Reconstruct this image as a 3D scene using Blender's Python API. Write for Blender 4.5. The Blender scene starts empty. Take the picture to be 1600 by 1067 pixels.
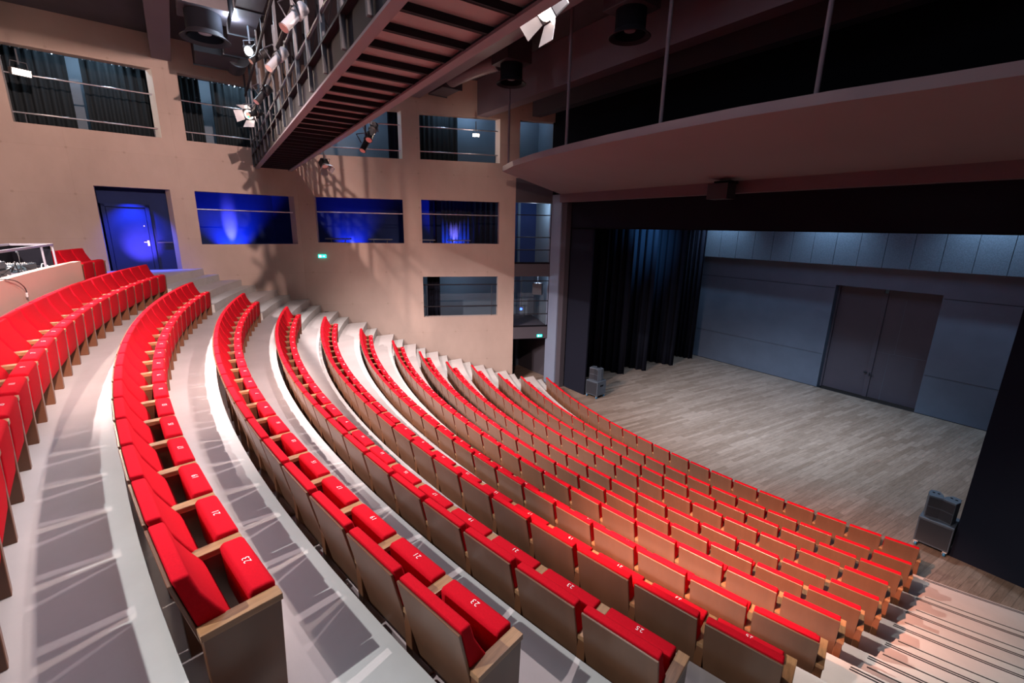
import bpy, bmesh, math, random
from mathutils import Vector, Matrix
random.seed(7)
S = bpy.context.scene
COL = S.collection
PI = math.pi

# ------------------------------------------------------------------ camera
H = 6.5
yaw, pitch, roll = -.95221, .247079, .0196953
Fv = Vector((math.sin(yaw)*math.cos(pitch), math.cos(yaw)*math.cos(pitch), -math.sin(pitch)))
rv = Vector((math.cos(yaw), -math.sin(yaw), 0)); uv_ = rv.cross(Fv)
Rv = rv*math.cos(roll) + uv_*math.sin(roll); Uv = -rv*math.sin(roll) + uv_*math.cos(roll)
cam_d = bpy.data.cameras.new('camera'); cam = bpy.data.objects.new('camera', cam_d); COL.objects.link(cam)
cam.matrix_world = Matrix(((Rv.x, Uv.x, -Fv.x, 0), (Rv.y, Uv.y, -Fv.y, 0), (Rv.z, Uv.z, -Fv.z, H), (0, 0, 0, 1)))
cam_d.sensor_width = 36; cam_d.lens = 36*698.49/1600; cam_d.clip_start = .05; cam_d.clip_end = 200
S.camera = cam

# ------------------------------------------------------------------ world, exposure, lights
w = bpy.data.worlds.new('world'); S.world = w; w.use_nodes = True
w.node_tree.nodes['Background'].inputs[0].default_value = (.5, .55, .7, 1)
w.node_tree.nodes['Background'].inputs[1].default_value = .02
S.view_settings.view_transform = 'Standard'; S.view_settings.look = 'None'
S.view_settings.exposure = 0.0; S.view_settings.gamma = 1; S.view_settings.use_curve_mapping = False

def aim(o, loc, tgt):
    o.location = loc; o.rotation_euler = (Vector(tgt)-Vector(loc)).to_track_quat('-Z', 'Y').to_euler()
def spot(loc, tgt, power, col, deg, blend=.5, rad=.06, name='spot_beam'):
    d = bpy.data.lights.new(name, 'SPOT'); d.energy = power; d.color = col; d.spot_size = math.radians(deg)
    d.spot_blend = blend; d.shadow_soft_size = rad
    o = bpy.data.objects.new(name, d); COL.objects.link(o); aim(o, loc, tgt); return o
def point(loc, power, col, rad=.08):
    d = bpy.data.lights.new('lamp_light', 'POINT'); d.energy = power; d.color = col; d.shadow_soft_size = rad
    o = bpy.data.objects.new('lamp_light', d); COL.objects.link(o); o.location = loc; return o
def area(loc, tgt, power, col, sx, sy):
    d = bpy.data.lights.new('soft_light', 'AREA'); d.energy = power; d.color = col; d.shape = 'RECTANGLE'; d.size = sx; d.size_y = sy
    o = bpy.data.objects.new('soft_light', d); COL.objects.link(o); aim(o, loc, tgt); return o

WARM = (1, .80, .72); COOL = (.62, .78, 1); PINK = (1, .66, .55)
# auditorium lamps on the rear lighting bar (above and behind the camera)
spot((-7.6, -4.4, 10.9), (-9.2, 1.0, 4.4), 9200, (1, .86, .84), 72, .7, .05)
spot((-6.4, -4.4, 9.9), (-9.6, 6.8, 1.9), 9500, (1, .72, .64), 44, .9, .05)
spot((-2.2, -4.4, 10.9), (-2.2, .8, 4.2), 2700, (.88, .94, .93), 64, .9, .05)
spot((-2.8, -1.6, 9.7), (-2.7, 6.4, 1.8), 24000, (1, .42, .28), 27, 1, .06)
# lamps under the ceiling beyond the catwalk, facing back up the seating
spot((-3.5, 4.7, 10.0), (-3.4, -.8, 4.4), 1150, (1, .84, .86), 70, .8, .04)
spot((-6.5, 4.7, 10.0), (-6.0, -.8, 4.4), 1350, (1, .84, .86), 70, .8, .04)
# lamps hung along the catwalk, throwing down and towards the stage
spot((-11.8, 3.6, 10.6), (-11.9, 5.4, 2.2), 6500, (1, .82, .80), 84, .9, .06)
spot((-7.6, 3.4, 8.9), (-8.4, 6.6, 1.6), 1900, (1, .70, .62), 70, 1, .06)
spot((-5.2, 1.6, 8.1), (.4, 7.6, .8), 3600, (1, .86, .76), 50, .9, .05)
# wall wash hung just under the ceiling beams
spot((.8, 1.0, 11.06), (-17.5, -1.2, 4.4), 11000, (1, .69, .61), 58, .6, .06)
spot((-6.0, 3.4, 8.9), (-15.6, 8.4, 3.6), 1900, (1, .66, .57), 62, .9, .06)
# cool soft fill added over the seating, no fixture behind it
area((-5, 1, 11.2), (-6, 3, 0), 290, (.66, .78, 1), 9, 5)
# stage lamps
spot((-7.2, 13.5, 8.6), (-7.6, 16.2, 0), 5600, (.70, .83, 1), 80, .9, .25)
spot((-3.4, 13.0, 8.6), (-3.6, 14.4, 0), 1800, (.74, .85, 1), 80, .9, .25)
for x in (-12.3, -7.7, -3.1, .6):
    spot((x, 20.6, 8.3), (x, 21.55, 5.8), 620, (.50, .74, 1), 96, 1, .08)
spot((-10.6, 15.6, 8.8), (-13.9, 17.2, 6.4), 2600, (.16, .55, 1), 50, 1, .1)
area((-7, 17, 8.7), (-7, 18.6, 0), 120, (.50, .64, 1), 8, 3)

# ------------------------------------------------------------------ materials
def mat(name, col, rough=.6, metal=0, var=0, scale=4, bump=0, bscale=40, stretch=None, emit=None, est=1, spec=.5, col2=None, sheen=0, coat=0):
    m = bpy.data.materials.new(name); m.use_nodes = True; nt = m.node_tree; b = nt.nodes['Principled BSDF']
    b.inputs['Base Color'].default_value = (*col, 1); b.inputs['Roughness'].default_value = rough; b.inputs['Metallic'].default_value = metal
    b.inputs['Specular IOR Level'].default_value = spec
    if sheen: b.inputs['Sheen Weight'].default_value = sheen; b.inputs['Sheen Roughness'].default_value = .4; b.inputs['Sheen Tint'].default_value = (*[min(1, c*1.6+.05) for c in col], 1)
    if coat: b.inputs['Coat Weight'].default_value = coat; b.inputs['Coat Roughness'].default_value = .25
    if emit: b.inputs['Emission Color'].default_value = (*emit, 1); b.inputs['Emission Strength'].default_value = est
    if var or bump:
        tc = nt.nodes.new('ShaderNodeTexCoord'); mp = nt.nodes.new('ShaderNodeMapping'); nt.links.new(tc.outputs['Object'], mp.inputs[0])
        if stretch: mp.inputs['Scale'].default_value = stretch
    if var:
        n = nt.nodes.new('ShaderNodeTexNoise'); n.inputs['Scale'].default_value = scale; n.inputs['Detail'].default_value = 8; n.inputs['Roughness'].default_value = .6
        nt.links.new(mp.outputs[0], n.inputs['Vector'])
        r = nt.nodes.new('ShaderNodeValToRGB'); c2 = col2 or tuple(c*(1-var) for c in col)
        r.color_ramp.elements[0].position = .3; r.color_ramp.elements[1].position = .7
        r.color_ramp.elements[0].color = (*c2, 1); r.color_ramp.elements[1].color = (*[min(1, c*(1+var*.4)) for c in col], 1)
        nt.links.new(n.outputs['Fac'], r.inputs[0]); nt.links.new(r.outputs[0], b.inputs['Base Color'])
    if bump:
        n2 = nt.nodes.new('ShaderNodeTexNoise'); n2.inputs['Scale'].default_value = bscale; n2.inputs['Detail'].default_value = 4
        nt.links.new(mp.outputs[0], n2.inputs['Vector'])
        bp = nt.nodes.new('ShaderNodeBump'); bp.inputs['Strength'].default_value = bump; bp.inputs['Distance'].default_value = .01
        nt.links.new(n2.outputs['Fac'], bp.inputs['Height']); nt.links.new(bp.outputs[0], b.inputs['Normal'])
    return m
M = {}
M['red'] = mat('red_fabric', (.50, .003, .013), .9, var=.12, scale=90, bump=.25, bscale=260, spec=.12)
M['red_side'] = mat('red_piping', (.42, .004, .014), .9, spec=.15)
M['walnut'] = mat('walnut_veneer', (.140, .064, .036), .34, var=.16, scale=2, stretch=(4, 4, .5), spec=.5)
M['panel'] = mat('walnut_panel', (.130, .052, .025), .36, var=.2, scale=2, stretch=(4, 4, .5), spec=.5)
M['cap'] = mat('armrest_wood', (.30, .155, .072), .38, var=.35, scale=6, stretch=(9, .9, 9), spec=.5)
M['white_print'] = mat('white_print', (.85, .82, .8), .6)
M['concrete_floor'] = mat('concrete_floor', (.45, .425, .415), .55, var=.16, scale=.9, bump=.1, bscale=18)
M['concrete_wall'] = mat('concrete_wall', (.36, .28, .24), .85, var=.16, scale=.7, bump=.15, bscale=14, stretch=(1, 1, .6))
M['reveal'] = mat('lit_reveal_tone', (.80, .77, .68), .7)  # lamplight on the upper openings' right reveals, put into the colour
M['stone_step'] = mat('stone_step', (.42, .42, .41), .6, var=.1, scale=3)
M['nosing'] = mat('black_nosing', (.015, .015, .018), .7)
M['beige_floor'] = M['concrete_floor']
M['ceil'] = mat('ceiling_paint', (.040, .034, .040), .9, var=.2, scale=2)
M['mauve'] = mat('mauve_paint', (.115, .088, .105), .7, var=.08, scale=1)
M['canopy'] = mat('canopy_plaster', (.18, .145, .15), .8, var=.05, scale=.5)
M['black'] = mat('black_paint', (.006, .006, .009), .9, spec=.08)
M['drape'] = mat('black_velvet', (.011, .013, .022), .95, spec=.04)
M['drape_grey'] = mat('gallery_drape', (.020, .026, .030), .9, spec=.1)
M['stage_wall'] = mat('stage_wall_paint', (.085, .115, .165), .5, var=.12, scale=1.2, bump=.05, bscale=6)
M['acoustic'] = mat('acoustic_panel', (.085, .115, .155), .9, var=.35, scale=30, bump=.5, bscale=60)
M['seam'] = mat('dark_seam', (.01, .012, .016), .9)
M['stage_door'] = mat('stage_door_paint', (.055, .050, .070), .55, var=.1, scale=1)
M['grey_wall'] = mat('gallery_wall_paint', (.13, .17, .21), .75, var=.08, scale=1)
M['blue_wall'] = mat('gallery_blue_wall', (.018, .03, .09), .9, spec=.08, var=.1, scale=2)
M['pillar'] = mat('pillar_paint', (.15, .19, .27), .7, var=.06, scale=1)
M['dark_grey'] = mat('dark_grey_paint', (.045, .042, .055), .7)
M['steel'] = mat('steel_paint', (.05, .055, .068), .5, spec=.3, var=.12, scale=3)
M['steel_dark'] = mat('dark_steel', (.016, .014, .018), .6, spec=.12)
M['deck'] = mat('catwalk_deck', (.27, .225, .225), .7, var=.1, scale=1)
M['flange'] = mat('catwalk_flange', (.16, .13, .15), .6)
M['metal'] = mat('brushed_metal', (.55, .55, .57), .35, 1)
M['speaker'] = mat('speaker_black', (.018, .022, .030), .5)
M['speaker_top'] = mat('speaker_casing', (.055, .075, .10), .5)
M['caster_blue'] = mat('caster_blue', (.02, .16, .32), .4)
M['lamp_body'] = mat('lamp_black', (.02, .02, .022), .45)
M['barn'] = mat('barn_door_metal', (.30, .30, .32), .45, .3)
M['lens'] = mat('lit_lens', (1, .9, .8), .4, emit=(1, .78, .66), est=14)
M['lens_cool'] = mat('lit_lens_cool', (1, 1, 1), .4, emit=(.85, .93, 1), est=14)
M['lens_off'] = mat('unlit_lens', (.62, .42, .38), .3)
M['green_led'] = mat('green_led', (0, 1, .2), .4, emit=(.02, 1, .15), est=6)
M['exit'] = mat('exit_green', (.0, .5, .35), .5, emit=(.02, .75, .55), est=2.2)
M['exit_white'] = mat('exit_white', (1, 1, 1), .5, emit=(.75, 1, .95), est=3.0)
M['blue_led'] = mat('blue_led', (.02, .05, 1), .4, emit=(.02, .06, 1), est=14)
M['duct'] = mat('duct_metal', (.06, .05, .06), .5, .2, var=.2, scale=3)
M['flex'] = mat('flex_duct', (.16, .12, .13), .5, .3)
M['table'] = mat('table_dark', (.10, .11, .13), .5)
M['case'] = mat('case_metal', (.34, .33, .38), .4, .6)
M['gear'] = mat('mixer_grey', (.05, .06, .07), .5)
M['gear_blue'] = mat('mixer_panel', (.035, .06, .075), .5, var=.8, scale=60)
M['cable'] = mat('cable_black', (.02, .02, .022), .5)
M['cable_white'] = mat('cable_white', (.6, .6, .6), .5)
M['desk'] = mat('desk_wall_plaster', (.50, .33, .27), .85, var=.04, scale=1)
M['door_blue'] = mat('door_dark_blue', (.016, .025, .08), .8, spec=.08, var=.12, scale=2)

def stage_floor_mat():
    m = bpy.data.materials.new('stage_oak_boards'); m.use_nodes = True; nt = m.node_tree; b = nt.nodes['Principled BSDF']
    b.inputs['Roughness'].default_value = .36
    N = nt.nodes.new; L = nt.links.new
    tc = N('ShaderNodeTexCoord'); mp = N('ShaderNodeMapping'); mp.inputs['Rotation'].default_value = (0, 0, math.radians(BOARD))
    L(tc.outputs['Object'], mp.inputs[0])
    br = N('ShaderNodeTexBrick'); br.inputs['Scale'].default_value = 1; br.inputs['Brick Width'].default_value = 1.3; br.inputs['Row Height'].default_value = .13
    br.inputs['Mortar Size'].default_value = .0025; br.inputs['Mortar Smooth'].default_value = .1; br.offset = .37; br.squash = 1
    br.inputs['Color1'].default_value = (.155, .115, .088, 1); br.inputs['Color2'].default_value = (.235, .185, .15, 1); br.inputs['Mortar'].default_value = (.045, .035, .03, 1)
    L(mp.outputs[0], br.inputs['Vector'])
    m2 = N('ShaderNodeMapping'); m2.inputs['Scale'].default_value = (1.2, 14, 1); L(mp.outputs[0], m2.inputs[0])
    n = N('ShaderNodeTexNoise'); n.inputs['Scale'].default_value = 2.2; n.inputs['Detail'].default_value = 9; n.inputs['Roughness'].default_value = .7; n.inputs['Distortion'].default_value = .6
    L(m2.outputs[0], n.inputs['Vector'])
    r = N('ShaderNodeValToRGB'); r.color_ramp.elements[0].position = .35; r.color_ramp.elements[1].position = .68
    r.color_ramp.elements[0].color = (.68, .66, .65, 1); r.color_ramp.elements[1].color = (1.2, 1.2, 1.2, 1); L(n.outputs['Fac'], r.inputs[0])
    mx = N('ShaderNodeMixRGB'); mx.blend_type = 'MULTIPLY'; mx.inputs[0].default_value = 1; L(br.outputs['Color'], mx.inputs[1]); L(r.outputs[0], mx.inputs[2])
    L(mx.outputs[0], b.inputs['Base Color'])
    return m
BOARD = -85
M['stage_floor'] = stage_floor_mat()
def formwork(m):
    nt = m.node_tree; N = nt.nodes.new; L = nt.links.new; b = nt.nodes['Principled BSDF']
    g = N('ShaderNodeNewGeometry'); sx = N('ShaderNodeSeparateXYZ'); cb = N('ShaderNodeCombineXYZ'); L(g.outputs['Position'], sx.inputs[0]); L(sx.outputs['Y'], cb.inputs[0]); L(sx.outputs['Z'], cb.inputs[1])
    br = N('ShaderNodeTexBrick'); br.inputs['Scale'].default_value = 1; br.inputs['Brick Width'].default_value = 2.4; br.inputs['Row Height'].default_value = 1.2; br.offset = 0
    br.inputs['Mortar Size'].default_value = .010; br.inputs['Mortar Smooth'].default_value = .6
    br.inputs['Color1'].default_value = (1, 1, 1, 1); br.inputs['Color2'].default_value = (.95, .955, .96, 1); br.inputs['Mortar'].default_value = (.93, .925, .92, 1); L(cb.outputs[0], br.inputs['Vector'])
    vo = N('ShaderNodeTexVoronoi'); vo.inputs['Randomness'].default_value = 0; vo.inputs['Scale'].default_value = .833; L(cb.outputs[0], vo.inputs['Vector'])
    r = N('ShaderNodeValToRGB'); r.color_ramp.elements[0].position = .022; r.color_ramp.elements[1].position = .03; r.color_ramp.elements[0].color = (.84, .83, .82, 1); L(vo.outputs['Distance'], r.inputs[0])
    src = b.inputs['Base Color'].links[0].from_socket
    a = N('ShaderNodeMixRGB'); a.blend_type = 'MULTIPLY'; a.inputs[0].default_value = 1; L(src, a.inputs[1]); L(br.outputs['Color'], a.inputs[2])
    c = N('ShaderNodeMixRGB'); c.blend_type = 'MULTIPLY'; c.inputs[0].default_value = 1; L(a.outputs[0], c.inputs[1]); L(r.outputs[0], c.inputs[2]); L(c.outputs[0], b.inputs['Base Color'])
formwork(M['concrete_wall'])

# ------------------------------------------------------------------ mesh helpers
class MB:
    def __init__(self): self.v = []; self.f = []
    def add(self, vs, fs):
        o = len(self.v); self.v += [tuple(p) for p in vs]; self.f += [tuple(i+o for i in f) for f in fs]; return self
    def box(self, x0, x1, y0, y1, z0, z1):
        return self.add([(x, y, z) for z in (z0, z1) for y in (y0, y1) for x in (x0, x1)],
                 [(0, 2, 3, 1), (4, 5, 7, 6), (0, 1, 5, 4), (2, 6, 7, 3), (0, 4, 6, 2), (1, 3, 7, 5)])
    def obox(self, c, ax, ay, az, hx, hy, hz):
        c, ax, ay, az = Vector(c), Vector(ax), Vector(ay), Vector(az)
        return self.add([c+ax*hx*i+ay*hy*j+az*hz*k for k in (-1, 1) for j in (-1, 1) for i in (-1, 1)],
                 [(0, 2, 3, 1), (4, 5, 7, 6), (0, 1, 5, 4), (2, 6, 7, 3), (0, 4, 6, 2), (1, 3, 7, 5)])
    def bar(self, a, b, wd, ht=None):
        a, b = Vector(a), Vector(b); d = (b-a); L = d.length; d.normalize()
        up = Vector((0, 0, 1)) if abs(d.z) < .9 else Vector((0, 1, 0))
        s = d.cross(up).normalized(); u = s.cross(d)
        return self.obox((a+b)/2, d, s, u, L/2, wd/2, (ht or wd)/2)
    def tube(self, pts, r, n=10, cap=True):
        pts = [Vector(p) for p in pts]; rings = []
        for i, p in enumerate(pts):
            d = (pts[min(i+1, len(pts)-1)]-pts[max(i-1, 0)]).normalized()
            up = Vector((0, 0, 1)) if abs(d.z) < .9 else Vector((0, 1, 0))
            s = d.cross(up).normalized(); u = s.cross(d); rr = r[i] if isinstance(r, (list, tuple)) else r
            rings.append([p+s*math.cos(2*PI*k/n)*rr+u*math.sin(2*PI*k/n)*rr for k in range(n)])
        vs = [q for rg in rings for q in rg]; fs = []
        for i in range(len(pts)-1):
            for k in range(n): fs.append((i*n+k, i*n+(k+1) % n, (i+1)*n+(k+1) % n, (i+1)*n+k))
        if cap: fs += [tuple(range(n))[::-1], tuple((len(pts)-1)*n+k for k in range(n))]
        return self.add(vs, fs)
    def lathe(self, prof, c=(0, 0, 0), n=32, axis=(0, 0, 1)):
        q = Vector((0, 0, 1)).rotation_difference(Vector(axis)); c = Vector(c); vs = []; fs = []
        for r, z in prof:
            for k in range(n): vs.append(c+q @ Vector((r*math.cos(2*PI*k/n), r*math.sin(2*PI*k/n), z)))
        for i in range(len(prof)-1):
            for k in range(n): fs.append((i*n+k, i*n+(k+1) % n, (i+1)*n+(k+1) % n, (i+1)*n+k))
        return self.add(vs, fs)
    def prism_x(self, prof, x0, x1):      # prof = list of (y,z)
        n = len(prof); vs = [(x0, y, z) for y, z in prof]+[(x1, y, z) for y, z in prof]
        return self.add(vs, [tuple(range(n)), tuple(range(2*n-1, n-1, -1))]+[(i, n+i, n+(i+1) % n, (i+1) % n) for i in range(n)])
    def prism_z(self, poly, z0, z1):
        n = len(poly); vs = [(x, y, z0) for x, y in poly]+[(x, y, z1) for x, y in poly]
        return self.add(vs, [tuple(range(n))[::-1], tuple(range(n, 2*n))]+[(i, (i+1) % n, n+(i+1) % n, n+i) for i in range(n)])
    def mesh(self, name, bevel=0, seg=2, smooth=False):
        me = bpy.data.meshes.new(name); me.from_pydata(self.v, [], self.f)
        bm = bmesh.new(); bm.from_mesh(me)
        bmesh.ops.recalc_face_normals(bm, faces=bm.faces)
        if bevel:
            es = [e for e in bm.edges if len(e.link_faces) == 2 and e.calc_face_angle(0) > .5]
            bmesh.ops.bevel(bm, geom=es, offset=bevel, segments=seg, affect='EDGES', profile=.6)
        bm.to_mesh(me); bm.free()
        if smooth:
            for p in me.polygons: p.use_smooth = True
            try: me.set_sharp_from_angle(angle=math.radians(42))
            except Exception: pass
        return me

def link(name, me, m, parent=None):
    o = bpy.data.objects.new(name, me); COL.objects.link(o)
    if m is not None and not me.materials: me.materials.append(m)
    if parent: o.parent = parent
    return o
def obj(name, mb, m, parent=None, bevel=0, seg=2, smooth=False):
    return link(name, mb.mesh(name, bevel, seg, smooth), m, parent)
def struct(name, mb, m, **k):
    o = obj(name, mb, m, **k)
    if o.parent is None: o['kind'] = 'structure'
    return o
def tag(o, label, cat, group=None, kind=None):
    o['label'] = label; o['category'] = cat
    if group: o['group'] = group
    if kind: o['kind'] = kind
    return o
def thing(name, label, cat, loc=(0, 0, 0), rotz=0, group=None):
    o = bpy.data.objects.new(name, None); COL.objects.link(o); o.location = loc; o.rotation_euler = (0, 0, rotz); o.empty_display_size = .1
    return tag(o, label, cat, group)
bpy.context.view_layer.update()

# ------------------------------------------------------------------ seating geometry (rows from the stage: 0..13)
RN = 'NMLKJIHGFEDCBA'
r_ = [18.213, 19.14, 19.827, 20.454, 21.114, 21.683, 22.234, 22.929, 23.658, 24.326, 24.997, 25.647, 26.272, 26.86]
z_ = [.84, 1.152, 1.463, 1.77, 2.084, 2.426, 2.783, 3.212, 3.726, 4.17, 4.649, 5.061, 5.485, 5.899]
ph_ = [.2589, .2574, .2557, .2539, .2553, .2535, .2526, .2537, .2531, .2383, .2198, .1965, .0105, -.1764]
cx_ = [-6.536-.09087*i for i in range(14)]; cy_ = [27.881-.28017*i for i in range(14)]
n_ = [21, 21, 21, 22, 22, 23, 24, 25, 25, 24, 23, 21, 13, 3]
first_ = [0]*12+[-10, -1]
PITCH = .558
zf_ = [z-.84 for z in z_]

# wall lines
a1 = math.radians(-3.16); a2 = math.radians(22.58)
D1 = Vector((math.sin(a1), math.cos(a1), 0)); N1 = Vector((D1.y, -D1.x, 0))     # N points into the hall (+x)
D2 = Vector((math.sin(a2), math.cos(a2), 0)); N2 = Vector((D2.y, -D2.x, 0))
P0 = Vector((-14.86, 10.62, 0))
FS = -7.9
FOLD = P0+D2*FS
ZC = 11.65
XR = 5.2; YB = -7.0
def wall_x(y):
    if y > FOLD.y: return FOLD.x+(y-FOLD.y)*D2.x/D2.y
    return FOLD.x+(y-FOLD.y)*D1.x/D1.y

def curve_y(i, x, off=0):
    r = r_[i]+off; return cy_[i]-math.sqrt(max(.01, r*r-(x-cx_[i])**2))
def xleft(i, off=0):
    x = -17
    for _ in range(20): x = wall_x(min(curve_y(i, x, off), 12))
    return max(x, -18)
def strip(i, off, x0, x1, n=60):
    return [(x0+(x1-x0)*k/n, curve_y(i, x0+(x1-x0)*k/n, off)) for k in range(n+1)]

# terraces
fb = MB()
NX = 72
for i in range(1, 14):
    # terrace i: between front curve i-1 ... wait: front edge = riser of row i at curve(i-1 back line)
    xa = xleft(i-1)-.02; xb = XR
    front = strip(i-1, 0, xa, xb, NX)
    if i < 13: back = strip(i, 0, xa, xb, NX)
    else: back = [(x, y-6) for x, y in front]
    zb = zf_[i-1]-.05
    vs = []
    for (x, y), (x2, y2) in zip(front, back):
        vs += [(x, y, zb), (x, y, zf_[i]), (x2, y2-.02, zf_[i])]
    fs = []
    for k in range(NX): a = 3*k; fs += [(a, a+3, a+4, a+1), (a+1, a+4, a+5, a+2)]
    fb.add(vs, fs)
# flush concrete apron in front of the first rows (floor level)
ap = strip(0, .02, xleft(0), XR, NX); vs = []
for x, y in ap: vs += [(x, y-.05, 0), (x, max(10.12, y-.04), 0)]
fb.add(vs, [(2*k, 2*k+2, 2*k+3, 2*k+1) for k in range(NX)])
o = struct('floor', fb, M['concrete_floor'])

# stage floor
sf = MB().box(-19, 8, 10.12, 21.8, -.25, 0)
struct('floor', sf, M['stage_floor'])
ff = MB().box(-19, XR+1, 9.0, 10.13, -.3, -.012)
struct('floor', ff, M['concrete_floor'])
# edge strips at the stage front
tag(obj('edge_strip', MB().box(-1.35, XR, 10.02, 10.045, -.01, .012), M['metal']), 'pale metal edge strip where beige steps meet the stage boards', 'strip')
eg = MB()
for k in range(160): eg.box(-1.25+.04*k, -1.25+.04*k+.018, 10.05, 10.115, -.005, .006)
tag(obj('floor_grille', eg, M['metal']), 'narrow slotted floor grille along the front edge of the stage', 'grille')

# aisle steps
st = MB(); ns = MB()
def seat_right_x(i): 
    a = ph_[i]-first_[i]*PITCH/r_[i]+.56/r_[i]; return cx_[i]+r_[i]*math.sin(a)
def seat_left_x(i):
    a = ph_[i]-(n_[i]-1)*PITCH/r_[i]-.06/r_[i]; return cx_[i]+r_[i]*math.sin(a)
def step_block(i, x0, x1, nos):
    n = 24; hz = (zf_[i]+zf_[i+1])/2; vs = []
    for k in range(n+1):
        x = x0+(x1-x0)*k/n; yb = curve_y(i, x, 0); yf = curve_y(i, x, -.36)
        vs += [(x, yb-.01, zf_[i]-.01), (x, yb-.01, hz), (x, yf, hz), (x, yf, zf_[i]-.01)]
    fs = []
    for k in range(n): a = 4*k; fs += [(a+1, a+5, a+6, a+2), (a+2, a+6, a+7, a+3)]
    fs += [(0, 1, 2, 3), (4*n+3, 4*n+2, 4*n+1, 4*n)]
    st.add(vs, fs)
    if nos:
        for off, z in ((-.33, hz), (-.36+.0, None)):
            pass
def line_arc(i, off, z, x0, x1, wd=.016, n=24):
    vs = []
    for k in range(n+1):
        x = x0+(x1-x0)*k/n
        vs += [(x, curve_y(i, x, off), z), (x, curve_y(i, x, off+wd), z), (x, curve_y(i, x, off+wd), z+.004), (x, curve_y(i, x, off), z+.004)]
    fs = []
    for k in range(n):
        a = 4*k; fs += [(a+3, a+2, a+6, a+7), (a, a+3, a+7, a+4), (a+1, a+5, a+6, a+2)]
    ns.add(vs, fs)
for i in range(0, 13):
    xl = xleft(i, -.36)
    if i < 12: step_block(i, xl, seat_left_x(i)-.25, False)
    else: step_block(i, xl, seat_left_x(i)-.25, False)
    if i >= 1 and i < 12:
        x0 = seat_right_x(i)+.12
        step_block(i, x0, XR, True)
        line_arc(i, -.33, (zf_[i]+zf_[i+1])/2, x0+.03, XR)
    if i < 12:
        x1 = seat_right_x(i)+.1
        line_arc(i, .03, zf_[i+1], x1, XR); line_arc(i, .065, zf_[i+1], x1, XR)
struct('floor', st, M['stone_step'])
struct('trim_1', ns, M['nosing'])

# ------------------------------------------------------------------ walls with openings
def holed_wall(o, d, nrm, u0, u1, z0, z1, holes, th):
    """front face + reveals of a wall through o running along d; holes = (ua,ub,za,zb)"""
    us = sorted({u0, u1, *[h[0] for h in holes], *[h[1] for h in holes]}); zs = sorted({z0, z1, *[h[2] for h in holes], *[h[3] for h in holes]})
    us = [u for u in us if u0 <= u <= u1]; zs = [z for z in zs if z0 <= z <= z1]
    mb = MB(); P = lambda u, z, t: o+d*u+Vector((0, 0, z))-nrm*t
    def inh(u, z): return any(h[0] < u < h[1] and h[2] < z < h[3] for h in holes)
    for a, b in zip(us, us[1:]):
        for c, e in zip(zs, zs[1:]):
            if not inh((a+b)/2, (c+e)/2):
                mb.add([P(a, c, 0), P(b, c, 0), P(b, e, 0), P(a, e, 0)], [(0, 1, 2, 3)])
                mb.add([P(a, c, th), P(b, c, th), P(b, e, th), P(a, e, th)], [(0, 3, 2, 1)])
    for (a, b, c, e) in holes:
        mb.add([P(a, c, 0), P(b, c, 0), P(b, c, th), P(a, c, th)], [(0, 1, 2, 3)])
        mb.add([P(a, e, 0), P(b, e, 0), P(b, e, th), P(a, e, th)], [(0, 3, 2, 1)])
        mb.add([P(a, c, 0), P(a, e, 0), P(a, e, th), P(a, c, th)], [(0, 3, 2, 1)])
        mb.add([P(b, c, 0), P(b, e, 0), P(b, e, th), P(b, c, th)], [(0, 1, 2, 3)])
    for (u, v) in ((u0, 0), (u1, 0)):
        mb.add([P(u, z0, 0), P(u, z1, 0), P(u, z1, th), P(u, z0, th)], [(0, 1, 2, 3)])
    return mb
def noflip(name, mb, m):
    me = bpy.data.meshes.new(name); me.from_pydata(mb.v, [], mb.f); o = bpy.data.objects.new(name, me); COL.objects.link(o); me.materials.append(m); o['kind'] = 'structure'; return o
TH = .28
# rear part: u = distance along D1 from the fold (negative = towards the back)
uy = lambda y: (y-FOLD.y)/D1.y
rear_holes = [(uy(-3.28), uy(-.27), 8.91, 10.74), (uy(.33), uy(3.05), 8.91, 10.76), (uy(-2.0), uy(-.28), 4.85, 7.45), (uy(.33), uy(3.2), 5.82, 7.45)]
noflip('wall_left', holed_wall(FOLD, D1, N1, uy(YB), 0, -.3, ZC, rear_holes, TH), M['concrete_wall'])
front_holes = [(-7.4, -4.24, 8.88, 10.47), (-3.61, -.65, 8.90, 10.44), (-7.35, -4.30, 5.88, 7.47), (-3.62, -.65, 5.90, 7.49), (-3.64, -.67, 3.02, 4.62)]
noflip('wall_left', holed_wall(P0, D2, N2, FS, 0, -.3, ZC, front_holes, TH), M['concrete_wall'])
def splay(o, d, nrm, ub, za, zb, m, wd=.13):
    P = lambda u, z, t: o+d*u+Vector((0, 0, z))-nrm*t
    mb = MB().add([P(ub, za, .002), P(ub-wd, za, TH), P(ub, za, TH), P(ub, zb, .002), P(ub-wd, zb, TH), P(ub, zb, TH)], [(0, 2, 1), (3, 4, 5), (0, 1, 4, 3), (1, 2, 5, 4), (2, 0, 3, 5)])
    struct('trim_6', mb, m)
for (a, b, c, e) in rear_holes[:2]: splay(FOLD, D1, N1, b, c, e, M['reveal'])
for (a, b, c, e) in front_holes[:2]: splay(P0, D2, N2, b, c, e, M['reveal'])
for (a, b, c, e) in rear_holes[2:]: splay(FOLD, D1, N1, b, c, e, M['concrete_wall'], .11)
# upper continuation beyond the corner with one more opening
noflip('wall_left', holed_wall(P0, D2, N2, 0.0, 1.55, 8.35, ZC, [(.12, 1.5, 8.4, 10.46)], TH), M['concrete_wall'])
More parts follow.
